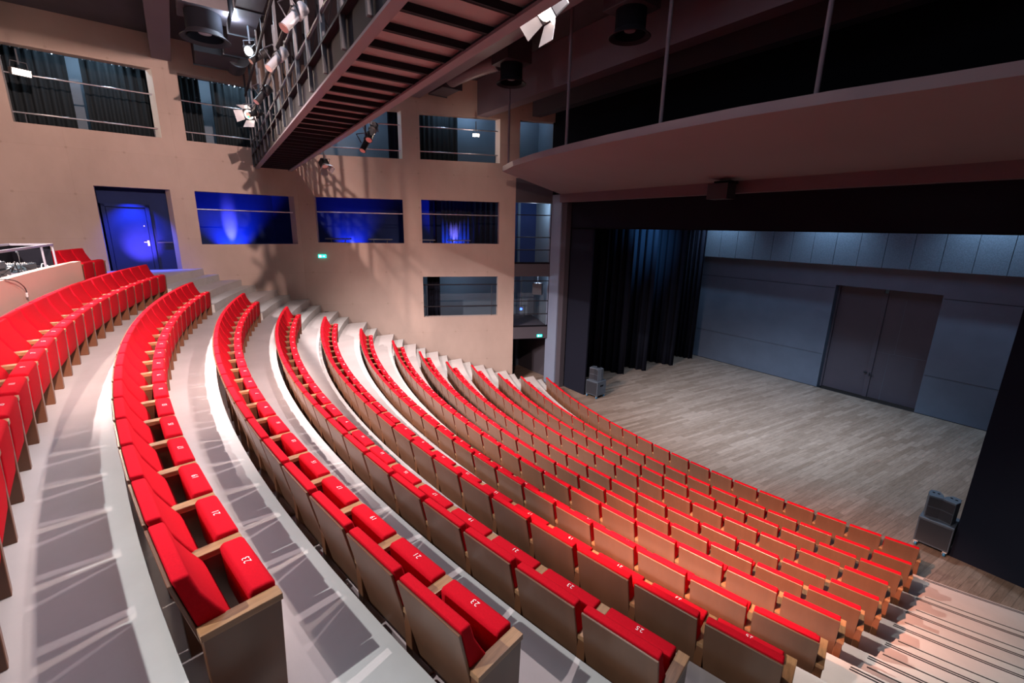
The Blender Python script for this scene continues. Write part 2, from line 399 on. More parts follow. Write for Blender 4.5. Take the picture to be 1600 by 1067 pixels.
# other hall walls (outside the picture) and ceiling
struct('wall_right', MB().box(XR, XR+.3, YB, 12.3, -.3, ZC), M['concrete_wall'])
struct('wall_back', MB().box(-19, XR+.3, YB-.3, YB, -.3, ZC), M['concrete_wall'])
struct('ceiling', MB().box(-21.5, XR+.3, YB-.3, 12.6, ZC, ZC+.3), M['ceil'])

# galleries behind the left wall
def gal_pt(u_front, depth):      # point behind the front segment
    return P0+D2*u_front-N2*depth
def gal_rear(y, depth):
    p = FOLD+D1*uy(y); return p-N1*depth
DEP = 2.7
def gal_wall(name, pts, z0, z1, m, th=.12):
    mb = MB()
    for a, b in zip(pts, pts[1:]):
        a, b = Vector(a), Vector(b); d = (b-a).normalized(); nn = Vector((d.y, -d.x, 0))
        mb.obox((a+b)/2-nn*th/2+Vector((0, 0, (z0+z1)/2)), d, nn, Vector((0, 0, 1)), (b-a).length/2+.05, th/2, (z1-z0)/2)
    return struct(name, mb, m)
corner_back = FOLD-N1*DEP*1.0-D1*.3
def gal_level(z0, z1, m, floor_m, ya=-6.9, ub=1.55):
    pts = [gal_rear(ya, DEP), corner_back, gal_pt(ub, DEP)]
    gal_wall('wall_gallery', pts, z0, z1, m)
    inner = [gal_rear(ya, TH), FOLD-N1*TH*.9, gal_pt(ub, TH)]
    for zz, t in ((z0, -.12), (z1, .12)):
        poly = [(p.x, p.y) for p in inner]+[(p.x, p.y) for p in reversed([Vector(q) for q in pts])]
        struct('floor' if t < 0 else 'ceiling', MB().prism_z(poly, min(zz, zz+t), max(zz, zz+t)), floor_m)
gal_level(8.15, 11.3, M['grey_wall'], M['dark_grey'])
gal_level(4.85, 7.72, M['blue_wall'], M['dark_grey'])
# end walls for gallery rooms
gal_wall('wall_gallery', [gal_rear(-6.9, DEP), gal_rear(-6.9, TH)], 4.85, 11.3, M['dark_grey'])
# low gallery room (behind the lowest opening) and portal rooms
pts = [gal_pt(-5.0, TH), gal_pt(-5.0, DEP), gal_pt(1.6, DEP)]
gal_wall('wall_gallery', pts, 2.05, 4.62, M['grey_wall'])
pl = [gal_pt(-5.0, TH), gal_pt(1.5, TH), gal_pt(1.5, DEP), gal_pt(-5.0, DEP)]
struct('floor', MB().prism_z([(p.x, p.y) for p in pl], 2.05, 2.5), M['dark_grey'])
struct('ceiling', MB().prism_z([(p.x, p.y) for p in pl], 4.62, 4.80), M['dark_grey'])
# side passage at stage level
gal_wall('wall_gallery', [gal_pt(-5.0, TH), gal_pt(-5.0, 3.2), gal_pt(4, 3.2)], -.1, 2.05, M['dark_grey'])

# portal: between wall corner and proscenium pillar
PA = P0.copy(); PBp = Vector((-14.25, 12.05, 0)); PD = (PBp-PA).normalized(); PN = Vector((PD.y, -PD.x, 0)); PL = (PBp-PA).length
def pslab(z0, z1, m, t=.2): 
    mb = MB().obox(PA+PD*PL/2-PN*t/2+Vector((0, 0, (z0+z1)/2)), PD, PN, Vector((0, 0, 1)), PL/2, t/2, (z1-z0)/2); return struct('trim_2', mb, m)
pslab(7.5, 8.4, M['dark_grey']); pslab(4.62, 5.12, M['dark_grey']); pslab(2.0, 2.5, M['dark_grey'])
gal_wall('wall_gallery', [gal_pt(1.6, DEP), Vector((-14.35, 12.3, 0))], 2.05, 7.7, M['grey_wall'])
gal_wall('wall_gallery', [gal_pt(1.6, DEP), Vector((-14.35, 12.3, 0))], 8.15, 11.3, M['grey_wall'])

# proscenium pillar, beam, tower wall
struct('wall_stage', MB().box(-14.4, -13.72, 12.0, 12.3, -.1, 7.9), M['pillar'])
struct('wall_stage', MB().box(-13.72, -13.45, 12.06, 12.3, -.1, 7.5), M['dark_grey'])
struct('wall_stage', MB().box(-19, -14.4, 12.5, 12.7, -.1, 2.0), M['dark_grey'])
struct('wall_stage', MB().box(-14.4, XR+.3, 12.0, 12.3, 7.82, ZC), M['black'])
struct('trim_3', MB().box(-13.74, XR+.3, 11.92, 12.2, 7.52, 7.83), M['mauve'])

# stage house
struct('wall_stage', MB().box(-17, XR+3, 21.79, 22.35, 4.49, 9.2).box(-17, -7.42, 21.79, 22.35, -.1, 4.49).box(-4.08, XR+3, 21.79, 22.35, -.1, 4.49), M['stage_wall'])
struct('wall_stage', MB().box(-17.2, -17, 12.3, 22, -.1, 9.2), M['stage_wall'])
struct('wall_stage', MB().box(XR+2.8, XR+3, 12.3, 22, -.1, 9.2), M['stage_wall'])
struct('ceiling', MB().box(-17.2, XR+3, 12.3, 22, 9.2, 9.4), M['black'])
# acoustic panels on the upper back wall
for k in range(22):
    x0 = -13.3+k*.82
    struct('trim_4', MB().box(x0+.008, x0+.812, 21.36, 21.785, 5.33, 8.6), M['acoustic'])
sm = MB()
sm.box(-17, -7.45, 21.782, 21.789, 4.355, 4.372).box(-4.05, 8, 21.782, 21.789, 4.355, 4.372)
sm.box(-17, -7.45, 21.784, 21.789, 1.505, 1.512).box(-4.05, 8, 21.784, 21.789, 1.505, 1.512).box(-17, 8, 21.77, 21.789, 0, .02)
struct('trim_5', sm, M['seam'])
# big stage door, recessed
dr = bpy.data.objects.new('door_1', None); COL.objects.link(dr); dr.location = (-5.75, 22.2, 0); dr['kind'] = 'structure'
struct('door_leaf', MB().box(-1.67, -.12, 0, .06, .02, 4.46), M['stage_door'], parent=dr, bevel=.006)
struct('door_leaf', MB().box(.0, 1.67, .01, .07, .02, 4.46), M['stage_door'], parent=dr, bevel=.006)
struct('meeting_post', MB().box(-.13, .03, -.05, .05, .02, 4.3), M['stage_door'], parent=dr, bevel=.006)
struct('door_frame', MB().box(-1.67, -1.60, -.10, .04, 0, 4.47), M['stage_door'], parent=dr, bevel=.004)
struct('handle', MB().box(-.02, .12, -.10, -.07, .98, 1.0).box(-.03, -.01, -.1, -.04, .93, 1.06).box(-.22, -.10, -.07, -.04, 1.0, 1.06), M['seam'], parent=dr)
struct('door_seam', MB().box(.45, .456, .004, .012, .02, 1.95).box(.6, .606, .004, .012, 1.95, 4.1).box(.05, 1.6, .004, .012, 1.95, 1.957), M['grey_wall'], parent=dr)

# ------------------------------------------------------------------ theatre seats
def seat_meshes():
    ms = {}
    W = .252
    ms['back_shell'] = MB().prism_x([(0, .835), (.016, .835), (.150, .20), (.134, .20)], -W, W).mesh('back_shell', .003, 1)
    # cushion profile (y offset from shell front)
    def sy(z): return .016+(.835-z)*(.134/.635)
    prof = [(sy(.85)+.002, .852), (sy(.85)+.066, .852), (sy(.74)+.072, .74), (sy(.64)+.098, .64), (sy(.55)+.128, .55), (sy(.46)+.135, .46), (sy(.39)+.115, .39), (sy(.34)+.07, .345), (sy(.34)+.002, .345)]
    ms['back_cushion'] = MB().prism_x(prof, -W+.002, W-.002).mesh('back_cushion', .014, 3, True)
    prof = [(.282, .595), (.300, .614), (.385, .610), (.402, .592), (.396, .40), (.380, .25), (.350, .200), (.325, .22), (.297, .36)]
    ms['seat_cushion'] = MB().prism_x(prof, -.232, .232).mesh('seat_cushion', .014, 3, True)
    ms['side_panel'] = MB().prism_x([(.085, 0), (.075, .545), (.395, .545), (.375, 0)], -.031, .031).mesh('side_panel', .003, 1)
    ms['armrest'] = MB().prism_x([(.068, .546), (.068, .582), (.402, .582), (.402, .546)], -.037, .037).mesh('armrest', .004, 2)
    return ms
SM = seat_meshes()
for k, mm in (('back_shell', 'walnut'), ('back_cushion', 'red'), ('seat_cushion', 'red'), ('side_panel', 'panel'), ('armrest', 'cap')): SM[k].materials.append(M[mm])
NUM = {}
def num_mesh(n):
    if n in NUM: return NUM[n]
    c = bpy.data.curves.new('num', 'FONT'); c.body = str(n); c.size = .052; c.align_x = 'CENTER'; c.align_y = 'CENTER'; c.extrude = .0006; c.resolution_u = 2; c.space_character = 1.1; c.offset = -.0006
    t = bpy.data.objects.new('num', c); COL.objects.link(t); bpy.context.view_layer.update()
    me = bpy.data.meshes.new_from_object(t.evaluated_get(bpy.context.evaluated_depsgraph_get())); me.name = 'seat_number'
    bpy.data.objects.remove(t); me.materials.clear(); me.materials.append(M['white_print']); NUM[n] = me; return me
ORD = ['first', 'second', 'third', 'fourth', 'fifth', 'sixth', 'seventh', 'eighth', 'ninth', 'tenth', 'eleventh', 'twelfth', 'thirteenth', 'fourteenth', 'fifteenth', 'sixteenth', 'seventeenth', 'eighteenth', 'nineteenth', 'twentieth', 'twenty-first', 'twenty-second', 'twenty-third', 'twenty-fourth', 'twenty-fifth', 'twenty-sixth']
ROWN = ['front row']+[ORD[i]+' row from the stage' for i in range(1, 12)]+['second row from the back', 'short back row']
start_num = [21, 23, 23, 23, 23, 23, 23, 23, 25, 25, 23, 23, 23, 3]
for i in range(14):
    r = r_[i]; cnt = n_[i]-first_[i]
    for j, k in enumerate(range(first_[i], n_[i])):
        a = ph_[i]-k*PITCH/r+.2525/r
        x = cx_[i]+r*math.sin(a); y = cy_[i]-r*math.cos(a)
        far = cnt-1-j
        if j == 0: where = 'at the right end of the '+ROWN[i]
        elif far == 0: where = 'at the far left end of the '+ROWN[i]
        elif j <= far: where = ORD[j]+' from the right end, '+ROWN[i]
        else: where = ORD[far]+' from the left end, '+ROWN[i]
        t = thing('theatre_seat', 'red tip-up seat, '+where, 'seat', (x, y, zf_[i]), a, 'red tip-up seats in the '+ROWN[i])
        link('backrest_shell', SM['back_shell'], None, t); link('backrest_cushion', SM['back_cushion'], None, t)
        sc = link('seat_cushion', SM['seat_cushion'], None, t)
        num = start_num[i]-2*j
        if num < 1: num = 2-num+1 if (2-num+1) % 2 == 0 else 2-num
        if i != 13:
            q = link('seat_number', num_mesh(num), None, sc); q.location = (0, .348, .6135); q.rotation_euler = (math.radians(2.7), 0, PI)
        for sx in ([-.279, .279] if j == 0 else [-.279]):
            pn = link('side_panel', SM['side_panel'], None, t); pn.location.x = sx
            ar = link('armrest', SM['armrest'], None, t); ar.location.x = sx

# ------------------------------------------------------------------ control desk behind the second-last row
R_D = 26.40; cxd, cyd = cx_[12], cy_[12]
def dpt(a, r): return (cxd+r*math.sin(a), cyd-r*math.cos(a))
dk = thing('control_desk', 'pale curved plaster parapet of the control desk behind the upper red seats', 'desk')
aL, aR = -.1339, .12; n = 40; mb = MB()
vs = []
for k in range(n+1):
    a = aL+(aR-aL)*k/n; p = dpt(a, R_D); q = dpt(a, R_D+.9); q2 = dpt(a, R_D+.10)
    vs += [(*p, zf_[13]-.02), (*p, 5.785), (*q2, 5.785), (*q2, zf_[13]-.02)]
fs = []
for k in range(n): b = 4*k; fs += [(b, b+4, b+5, b+1), (b+1, b+5, b+6, b+2), (b+2, b+6, b+7, b+3)]
fs += [(0, 1, 2, 3), (4*n+3, 4*n+2, 4*n+1, 4*n)]
mb.add(vs, fs); obj('parapet', mb, M['desk'], dk)
vs = []
for k in range(n+1):
    a = aL+.006+(aR-aL-.006)*k/n; p = dpt(a, R_D+.105); q = dpt(a, R_D+.75)
    vs += [(*p, 5.68), (*p, 5.72), (*q, 5.72), (*q, 5.68)]
mb = MB(); fs = []
for k in range(n): b = 4*k; fs += [(b, b+4, b+5, b+1), (b+1, b+5, b+6, b+2), (b+2, b+6, b+7, b+3), (b+3, b+7, b+4, b)]
fs += [(0, 1, 2, 3), (4*n+3, 4*n+2, 4*n+1, 4*n)]
mb.add(vs, fs); obj('worktop', mb, M['dark_grey'], dk)
# equipment rack frame
def on_desk(a, r, z): p = dpt(a, r); return Vector((p[0], p[1], z))
rack = thing('equipment_rack', 'open metal flight-case frame full of sound gear on the control desk', 'rack')
aa, ab = -.113, .05
fr = MB()
for rr in (R_D+.16, R_D+.68):
    fr.bar(on_desk(aa, rr, 6.10), on_desk(ab, rr, 6.10), .03)
    for q in (aa, aa+.017, (aa+ab)/2+.01, ab): fr.bar(on_desk(q, rr, 5.72), on_desk(q, rr, 6.10), .025)
for q in (aa, ab): fr.bar(on_desk(q, R_D+.16, 6.10), on_desk(q, R_D+.68, 6.10), .03)
obj('frame', fr, M['case'], rack)
pb = MB(); pb.bar(on_desk(aa, R_D+.67, 5.90), on_desk(ab, R_D+.67, 5.90), .02, .36); obj('back_panel', pb, M['black'], rack)
pb = MB(); pb.bar(on_desk(aa-.0012, R_D+.2, 5.90), on_desk(aa-.0012, R_D+.68, 5.90), .015, .36); obj('end_panel', pb, M['black'], rack)
def gear(name, label, cat, a, r, z, sx, sy, sz, m, tilt=0):
    t = thing(name, label, cat, on_desk(a, r, z), a)
    obj('casing', MB().box(-sx/2, sx/2, -sy/2, sy/2, 0, sz), m, t, bevel=.006)
    kme = MB().lathe([(0, .014), (.007, .014), (.009, 0)], n=8).mesh('knob'); kme.materials.append(M['metal'])
    for ix in range(6):
        for iy in range(4):
            kk = link('knob', kme, None, t); kk.location = (-sx/2+sx*(ix+.5)/6, -sy/2+sy*(iy+.5)/4, sz)
    return t
gear('mixing_console', 'small grey mixing console with rows of knobs inside the desk rack', 'mixer', -.088, R_D+.42, 5.725, .42, .32, .11, M['gear_blue'])
gear('amplifier', 'dark amplifier box at the left inside the desk rack', 'amplifier', -.050, R_D+.42, 5.725, .4, .34, .10, M['gear'])
gear('amplifier', 'dark amplifier box stacked on another one inside the desk rack', 'amplifier', -.050, R_D+.42, 5.84, .36, .3, .09, M['gear_blue'])
def cable(label, pts, m, r=.008, name='cable'):
    P = [Vector(p) for p in pts]; out = []
    for i in range(len(P)-1):
        p0, p1, p2, p3 = P[max(i-1, 0)], P[i], P[i+1], P[min(i+2, len(P)-1)]
        for s in range(6):
            t = s/6; out.append(.5*((2*p1)+(-p0+p2)*t+(2*p0-5*p1+4*p2-p3)*t*t+(-p0+3*p1-3*p2+p3)*t**3))
    out.append(P[-1]); return tag(obj(name, MB().tube(out, r, 6), m, smooth=True), label, 'cable')
for k in range(9):
    a0 = -.108+.011*k; rr = R_D+.2; zz = 5.735
    pts = [on_desk(a0+.008*random.uniform(-1, 1)+.004*q, rr+.2*random.random(), zz+random.random()*.16*(1 if 0 < q < 5 else 0)) for q in range(6)]
    c = cable('loose tangled cable lying among the gear on the control desk', pts, M['cable_white'] if k % 3 == 0 else M['cable'], .007); c['group'] = 'tangled cables on the control desk'
pts = [on_desk(-.010, R_D+.08, 5.80), on_desk(-.012, R_D-.01, 5.79), on_desk(-.022, R_D-.03, 5.74), on_desk(-.031, R_D-.03, 5.64), on_desk(-.033, R_D-.03, 5.56)]
hc = cable('black cable with a plug hanging down the pale desk parapet', pts, M['cable'], .006, 'hanging_cable')
obj('plug', MB().bar(on_desk(-.033, R_D-.03, 5.56), on_desk(-.0325, R_D-.03, 5.50), .022), M['metal'], hc)
mc = thing('microphone', 'thin gooseneck microphone rising above the mixing console', 'microphone', on_desk(-.072, R_D+.25, 5.72))
obj('stem', MB().tube([(0, 0, 0), (0, 0, .15), (-.03, 0, .25), (-.1, -.02, .30)], .006, 6), M['cable'], mc)
obj('head', MB().tube([(-.1, -.02, .30), (-.16, -.04, .31)], .014, 8), M['gear'], mc)

# ------------------------------------------------------------------ gallery rails, curtains, lights, tables
def rail_front(s0, s1, z, lab, name='guard_rail', depth=.14, r=.02, posts=True, m='metal', zb=None):
    t = thing(name, lab, 'railing')
    zs = z if isinstance(z, (list, tuple)) else [z]
    for q in zs: obj('rail', MB().tube([P0+D2*s0-N2*depth+Vector((0, 0, q)), P0+D2*s1-N2*depth+Vector((0, 0, q))], r, 10), M[m], t)
    return t
def rail_rear(y0, y1, zs, lab, depth=.14, r=.02, m='metal'):
    t = thing('guard_rail', lab, 'railing')
    for q in zs: obj('rail', MB().tube([FOLD+D1*uy(y0)-N1*depth+Vector((0, 0, q)), FOLD+D1*uy(y1)-N1*depth+Vector((0, 0, q))], r, 10), M[m], t)
    return t
def add_posts(t, base, d, nrm, us, zb, zt, depth=.14):
    for u in us: obj('post', MB().bar(base+d*u-nrm*depth+Vector((0, 0, zb)), base+d*u-nrm*depth+Vector((0, 0, zt)), .02), M['steel'], t)
t = rail_rear(-3.27, -.28, (10.09, 9.17), 'two-bar rail in the upper opening with the bright lamp at far left'); add_posts(t, FOLD, D1, N1, (uy(-3.05), uy(-.42)), 8.91, 9.17)
t = rail_rear(.34, 3.04, (10.05, 9.18), 'two-bar rail in the upper opening just left of the catwalk'); add_posts(t, FOLD, D1, N1, (uy(.5),), 8.91, 9.18)
t = rail_front(-7.39, -4.25, (10.03, 9.17), 'two-bar rail in the upper opening right behind the catwalk'); add_posts(t, P0, D2, N2, (-4.4,), 8.88, 9.17)
t = rail_front(-3.60, -.66, (10.03, 9.19), 'two-bar rail in the upper opening nearest the stage'); add_posts(t, P0, D2, N2, (-.8,), 8.9, 9.19)
rail_rear(.34, 3.19, (6.91,), 'single rail across the wide blue-lit opening beside the door')
rail_front(-7.34, -4.31, (6.96,), 'single rail across the blue-lit opening above the exit sign')
rail_front(-3.61, -.66, (6.98,), 'single rail across the blue-lit opening nearest the stage')
t = rail_front(-3.63, -.68, (4.29, 3.42), 'dark two-bar rail in the lowest opening above the steps', m='steel_dark', r=.022); add_posts(t, P0, D2, N2, (-3.5, -.9), 3.02, 4.3)

def curtain(name, label, cat, a, b, z0, z1, amp, folds, m, group=None, rings=False, seed=0, thick=.012):
    rnd = random.Random(seed); a, b = Vector((a[0], a[1], 0)), Vector((b[0], b[1], 0)); d = (b-a); L = d.length; d.normalize(); nn = Vector((d.y, -d.x, 0))
    N = int(folds*8); vs = []; ph = 0; vals = []
    for k in range(N+1):
        ph += 2*PI*folds/N*(.7+.6*rnd.random()); vals.append(math.sin(ph)*amp*(.7+.5*rnd.random()))
    for zi, z in enumerate((z0, z0+(z1-z0)*.5, z1)):
        for k in range(N+1):
            p = a+d*(L*k/N)+nn*vals[k]*(1.0 if zi == 0 else .9 if zi == 1 else .75); vs.append((p.x, p.y, z))
    fs = []
    for zi in range(2):
        for k in range(N): q = zi*(N+1)+k; fs.append((q, q+1, q+N+2, q+N+1))
    t = thing(name, label, cat, group=group)
    me = bpy.data.meshes.new('cloth'); me.from_pydata(vs, [], fs)
    for p in me.polygons: p.use_smooth = True
    o = link('cloth', me, m, t); md = o.modifiers.new('s', 'SOLIDIFY'); md.thickness = thick
    obj('track', MB().bar((a.x, a.y, z1+.03), (b.x, b.y, z1+.03), .03), M['black'], t)
    if rings:
        for k in range(int(L/.16)):
            p = a+d*(.08+.16*k); obj('hook', MB().box(p.x-.012, p.x+.012, p.y-.012, p.y+.012, z1-.02, z1+.05), M['metal'], t)
    return t
def cr(y, dep): p = FOLD+D1*uy(y)-N1*dep; return (p.x, p.y)
def cf(s, dep): p = P0+D2*s-N2*dep; return (p.x, p.y)
G = 'dark drapes in the upper gallery'
curtain('gallery_curtain', 'dark drape at the left of the far-left upper opening behind the lamp', 'curtain', cr(-3.9, 1.2), cr(-2.15, 1.2), 8.2, 10.95, .07, 9, M['drape_grey'], None, True, 1)
curtain('gallery_curtain', 'wide dark drape filling the right of the far-left upper opening', 'curtain', cr(-1.85, 1.2), cr(.25, 1.2), 8.2, 10.95, .07, 11, M['drape_grey'], None, True, 2)
curtain('gallery_curtain', 'dark drape at the left of the second upper opening', 'curtain', cr(.3, 1.2), cr(.95, 1.2), 8.2, 10.95, .07, 4, M['drape_grey'], None, True, 3)
curtain('gallery_curtain', 'lit dark drape at the right of the second upper opening by the catwalk', 'curtain', cr(1.25, 1.2), cr(3.2, 1.2), 8.2, 10.95, .07, 10, M['drape_grey'], None, True, 4)
curtain('gallery_curtain', 'narrow black drape at the right of the opening behind the catwalk', 'curtain', cf(-4.75, 1.1), cf(-3.9, 1.1), 8.2, 10.9, .06, 4, M['drape'], None, False, 5)
curtain('gallery_curtain', 'lit grey drape at the left of the upper opening nearest the stage', 'curtain', cf(-4.0, 1.0), cf(-2.15, 1.0), 8.2, 10.8, .06, 10, M['drape_grey'], None, True, 6)
curtain('gallery_curtain', 'blue-lit drape in the opening nearest the stage', 'curtain', cf(-2.75, 2.2), cf(-1.45, 2.2), 4.9, 7.65, .05, 8, M['drape_grey'], None, False, 7)
curtain('gallery_curtain', 'unlit black drape right of the blue-lit one nearest the stage', 'curtain', cf(-1.4, 1.9), cf(.1, 1.9), 4.9, 7.65, .05, 7, M['drape'], None, False, 8)
curtain('gallery_curtain', 'narrow black drape at the left edge of the lowest opening', 'curtain', cf(-3.45, .8), cf(-2.95, .8), 2.55, 4.6, .05, 3, M['drape'], None, False, 9)
tag(obj('wall_post', MB().obox(P0+D2*(-3.0)-N2*2.5+Vector((0, 0, 6.3)), D2, N2, Vector((0, 0, 1)), .07, .1, 1.4), M['black']), 'black post left of the blue-lit drape nearest the stage', 'post')

# blue uplights (floor fixtures hidden below the sills) 
def uplight(base, nrm, label, power=1900):
    t = thing('floor_uplight', label, 'lamp', base)
    obj('housing', MB().lathe([(0, 0), (.09, 0), (.09, .14), (.07, .16), (.07, .13), (0, .13)], n=16), M['lamp_body'], t, smooth=True)
    obj('lens', MB().lathe([(0, .135), (.065, .135)], n=16), M['blue_led'], t)
    b = Vector(base)
    spot(b+Vector((0, 0, .2)), b-nrm*.42+Vector((0, 0, 1.9)), power, (.02, .07, 1), 88, .9, .05)
    spot(b+Vector((0, 0, .2)), b-nrm*.50+Vector((0, 0, 1.6)), power*3.2, (.30, .20, 1), 22, 1, .04)
def up_rear(y, lab, pw=1900): p = FOLD+D1*uy(y)-N1*(DEP-.45); uplight((p.x, p.y, 4.86), N1, lab, pw)
def up_front(s, lab, pw=1900, dep=DEP-.45): p = P0+D2*s-N2*dep; uplight((p.x, p.y, 4.86), N2, lab, pw)
up_rear(1.5, 'blue floor uplight inside the wide opening right of the door')
up_front(-6.45, 'blue floor uplight behind the high tables above the exit sign')
up_front(-2.2, 'blue floor uplight under the blue-lit drape nearest the stage', 1500, DEP-1.0)
# high tables
def high_table(p, rot, label):
    t = thing('high_table', label, 'table', p, rot, 'high tables in the blue-lit gallery')
    obj('tabletop', MB().box(-.45, .45, -.22, .22, 1.13, 1.17), M['table'], t, bevel=.01)
    for s in (-1, 1): obj('leg', MB().tube([(s*.12, 0, .02), (s*.26, 0, 1.13)], .018, 8), M['table'], t)
    obj('foot', MB().box(-.25, .25, -.16, .16, 0, .025), M['table'], t)
rz2 = math.atan2(D2.y, D2.x)
for s, lab in ((-6.75, 'high table left of the blue glow above the exit sign'), (-5.2, 'high table right of the blue glow above the exit sign'), (-3.55, 'high table at the left edge of the opening nearest the stage'), (-2.15, 'high table in front of the blue-lit drape')):
    p = P0+D2*s-N2*.75; high_table((p.x, p.y, 4.85), rz2, lab)

# blue door (door_2) set just behind the wall opening
pd = FOLD+D1*uy(-1.14)-N1*(TH+.02); rz1 = math.atan2(D1.y, D1.x)
d2 = bpy.data.objects.new('door_2', None); COL.objects.link(d2); d2.location = (pd.x, pd.y, 4.85); d2.rotation_euler = (0, 0, rz1); d2['kind'] = 'structure'
# local x = along wall (towards stage), local y = away from hall(-N) when rotated: y axis = (-D1.y.. )
struct('door_leaf', MB().box(-.72, .18, .16, .21, .02, 2.05), M['door_blue'], parent=d2, bevel=.004)
struct('door_frame', MB().box(-.82, -.73, .10, .24, 0, 2.14).box(.19, .29, .10, .24, 0, 2.14).box(-.82, .29, .10, .24, 2.06, 2.15), M['door_blue'], parent=d2, bevel=.004)
struct('side_panel', MB().box(.30, .86, .2, .24, 0, 2.15), M['door_blue'], parent=d2)
struct('top_panel', MB().box(-.86, .86, .2, .24, 2.15, 2.62), M['door_blue'], parent=d2)
struct('panel_ledge', MB().box(.36, .86, .12, .2, 1.0, 1.04), M['dark_grey'], parent=d2)
struct('door_handle', MB().box(.03, .14, .10, .12, 1.02, 1.04).box(.11, .16, .12, .16, .92, 1.08), M['metal'], parent=d2)
struct('door_sign', MB().box(.08, .11, .15, .16, 1.5, 1.53), M['metal'], parent=d2)
sp = FOLD+D1*uy(-1.3)
spot((sp.x+.12, sp.y, 7.3), (sp.x-.55, sp.y+.05, 5.3), 650, (.03, .09, 1), 95, .9, .03)
spot((sp.x+.9, sp.y+.1, 5.15), (sp.x-.5, sp.y+.10, 5.80), 1200, (.30, .16, 1), 44, 1, .03)

# gallery cool lights
for y, dp, pw in ((-2.5, .75, 14), (-1.3, .75, 26), (-2.0, 1.9, 24), (1.9, .75, 30), (1.1, 1.9, 18)): p = FOLD+D1*uy(y)-N1*dp; point((p.x, p.y, 11.12), pw, (.60, .80, 1), .05)
for s, dp, pw in ((-6.5, 1.7, 60), (-2.7, .65, 22), (-1.6, 1.9, 26)): p = P0+D2*s-N2*dp; point((p.x, p.y, 11.08), pw, (.50, .72, 1), .06)
p = P0+D2*(.7)-N2*1.8; point((p.x, p.y, 11.0), 16, (.5, .7, 1), .1)
p = P0+D2*(-2.1)-N2*1.3; point((p.x, p.y, 4.4), 32, (.55, .75, 1), .1)
p = P0+D2*(1.0)-N2*1.0; point((p.x, p.y, 7.4), 60, (.62, .80, 1), .1)
point((-14.9, 11.9, 4.4), 14, (.55, .75, 1), .1)
for y, pw in ((-5, 12),):
    p = FOLD+D1*uy(y)-N1*1.5; point((p.x, p.y, 7.4), pw, (.05, .1, 1), .1)

# exit signs
def exit_sign(name, lab, c, d, nrm, w=.27, h=.12):
    t = thing(name, lab, 'exit sign', c)
    u = Vector((0, 0, 1)); z = Vector((0, 0, 0))
    obj('sign_box', MB().obox(z+nrm*.03, d, nrm, u, w/2, .03, h/2), M['exit'], t)
    mk = MB(); n = nrm*.063
    mk.obox(n+d*(-w*.24), d, nrm, u, w*.14, .002, h*.30)            # doorway
    mk.obox(n+d*(w*.16), d, nrm, u, w*.12, .002, h*.05)             # arrow shaft
    for sgn in (-1, 1): mk.obox(n+d*(w*.27)+u*sgn*h*.10, (d-u*sgn*.9).normalized(), nrm, (u+d*sgn*.9).normalized(), w*.07, .002, h*.05)
    obj('pictogram', mk, M['exit_white'], t)
    rn = MB(); rn.obox(n*1.05+d*(-w*.24)+u*h*.16, d, nrm, u, .006, .002, .006).obox(n*1.05+d*(-w*.24), (d+u).normalized(), nrm, (u-d).normalized(), .006, .002, .026).obox(n*1.05+d*(-w*.20)-u*h*.14, (d*.4-u).normalized(), nrm, (d+u*.4).normalized(), .014, .002, .004)
    obj('running_figure', rn, M['exit'], t); return t
exit_sign('exit_sign', 'small green and white exit sign on the beige wall beneath the blue-lit openings', P0+D2*(-7.24)+Vector((0, 0, 5.39)), D2, N2)
exit_sign('exit_sign', 'green exit sign on the dark slab over the side-stage passage', Vector((-14.40, 11.67, 2.12)), PD, PN, .22, .1)
exit_sign('exit_sign', 'green exit sign inside the high gallery above the stage corner', P0+D2*.22-N2*1.0+Vector((0, 0, 8.95)), D2, N2, .2, .12)
hg = [o for o in COL.objects if o.name.startswith('exit_sign')][-1]
obj('hanging_rod', MB().bar((0, 0, .06), (0, 0, 2.34), .02), M['steel'], hg)
sb = tag(obj('wall_socket', MB().obox(P0+D2*(-7.25)+N2*.02+Vector((0, 0, 3.27)), D2, N2, Vector((0, 0, 1)), .07, .02, .06), M['black'], bevel=.005), 'small black socket box low on the beige wall by the steps', 'socket')

# portal railings and fittings
def portal_rail(zs, zb, zt, label):
    t = thing('balcony_railing', label, 'railing')
    for z in zs: obj('rail', MB().tube([PA+PD*.02-PN*.04+Vector((0, 0, z)), PA+PD*(PL-.06)-PN*.04+Vector((0, 0, z))], .018, 8), M['steel_dark'], t)
    obj('post', MB().bar(PA+PD*(PL-.06)-PN*.04+Vector((0, 0, zb)), PA+PD*(PL-.06)-PN*.04+Vector((0, 0, zt)), .04), M['steel_dark'], t)
    obj('kick_plate', MB().bar(PA-PN*.02+Vector((0, 0, zb+.03)), PA+PD*(PL-.04)-PN*.02+Vector((0, 0, zb+.03)), .02, .09), M['black'], t)
portal_rail((7.04, 6.18, 5.68), 5.12, 7.5, 'dark three-bar railing of the upper side-stage balcony')
portal_rail((4.43, 3.60, 3.05), 2.5, 4.62, 'dark three-bar railing of the lower side-stage balcony')
t = thing('wall_speaker', 'grey box speaker on a bracket in the lower side-stage balcony', 'speaker', (-14.72, 11.75, 3.82))
obj('cabinet', MB().obox((0, 0, .25), Vector((.8, .6, 0)), Vector((-.6, .8, 0)), Vector((0, 0, 1)), .2, .12, .24), M['steel'], t, bevel=.01)
obj('bracket', MB().box(-.02, .02, -.02, .02, .49, .78), M['metal'], t)
t = thing('pendant_lamp', 'tiny blue lamp hanging on a cord in the lower side-stage balcony', 'lamp', (-14.98, 11.1, 3.22))
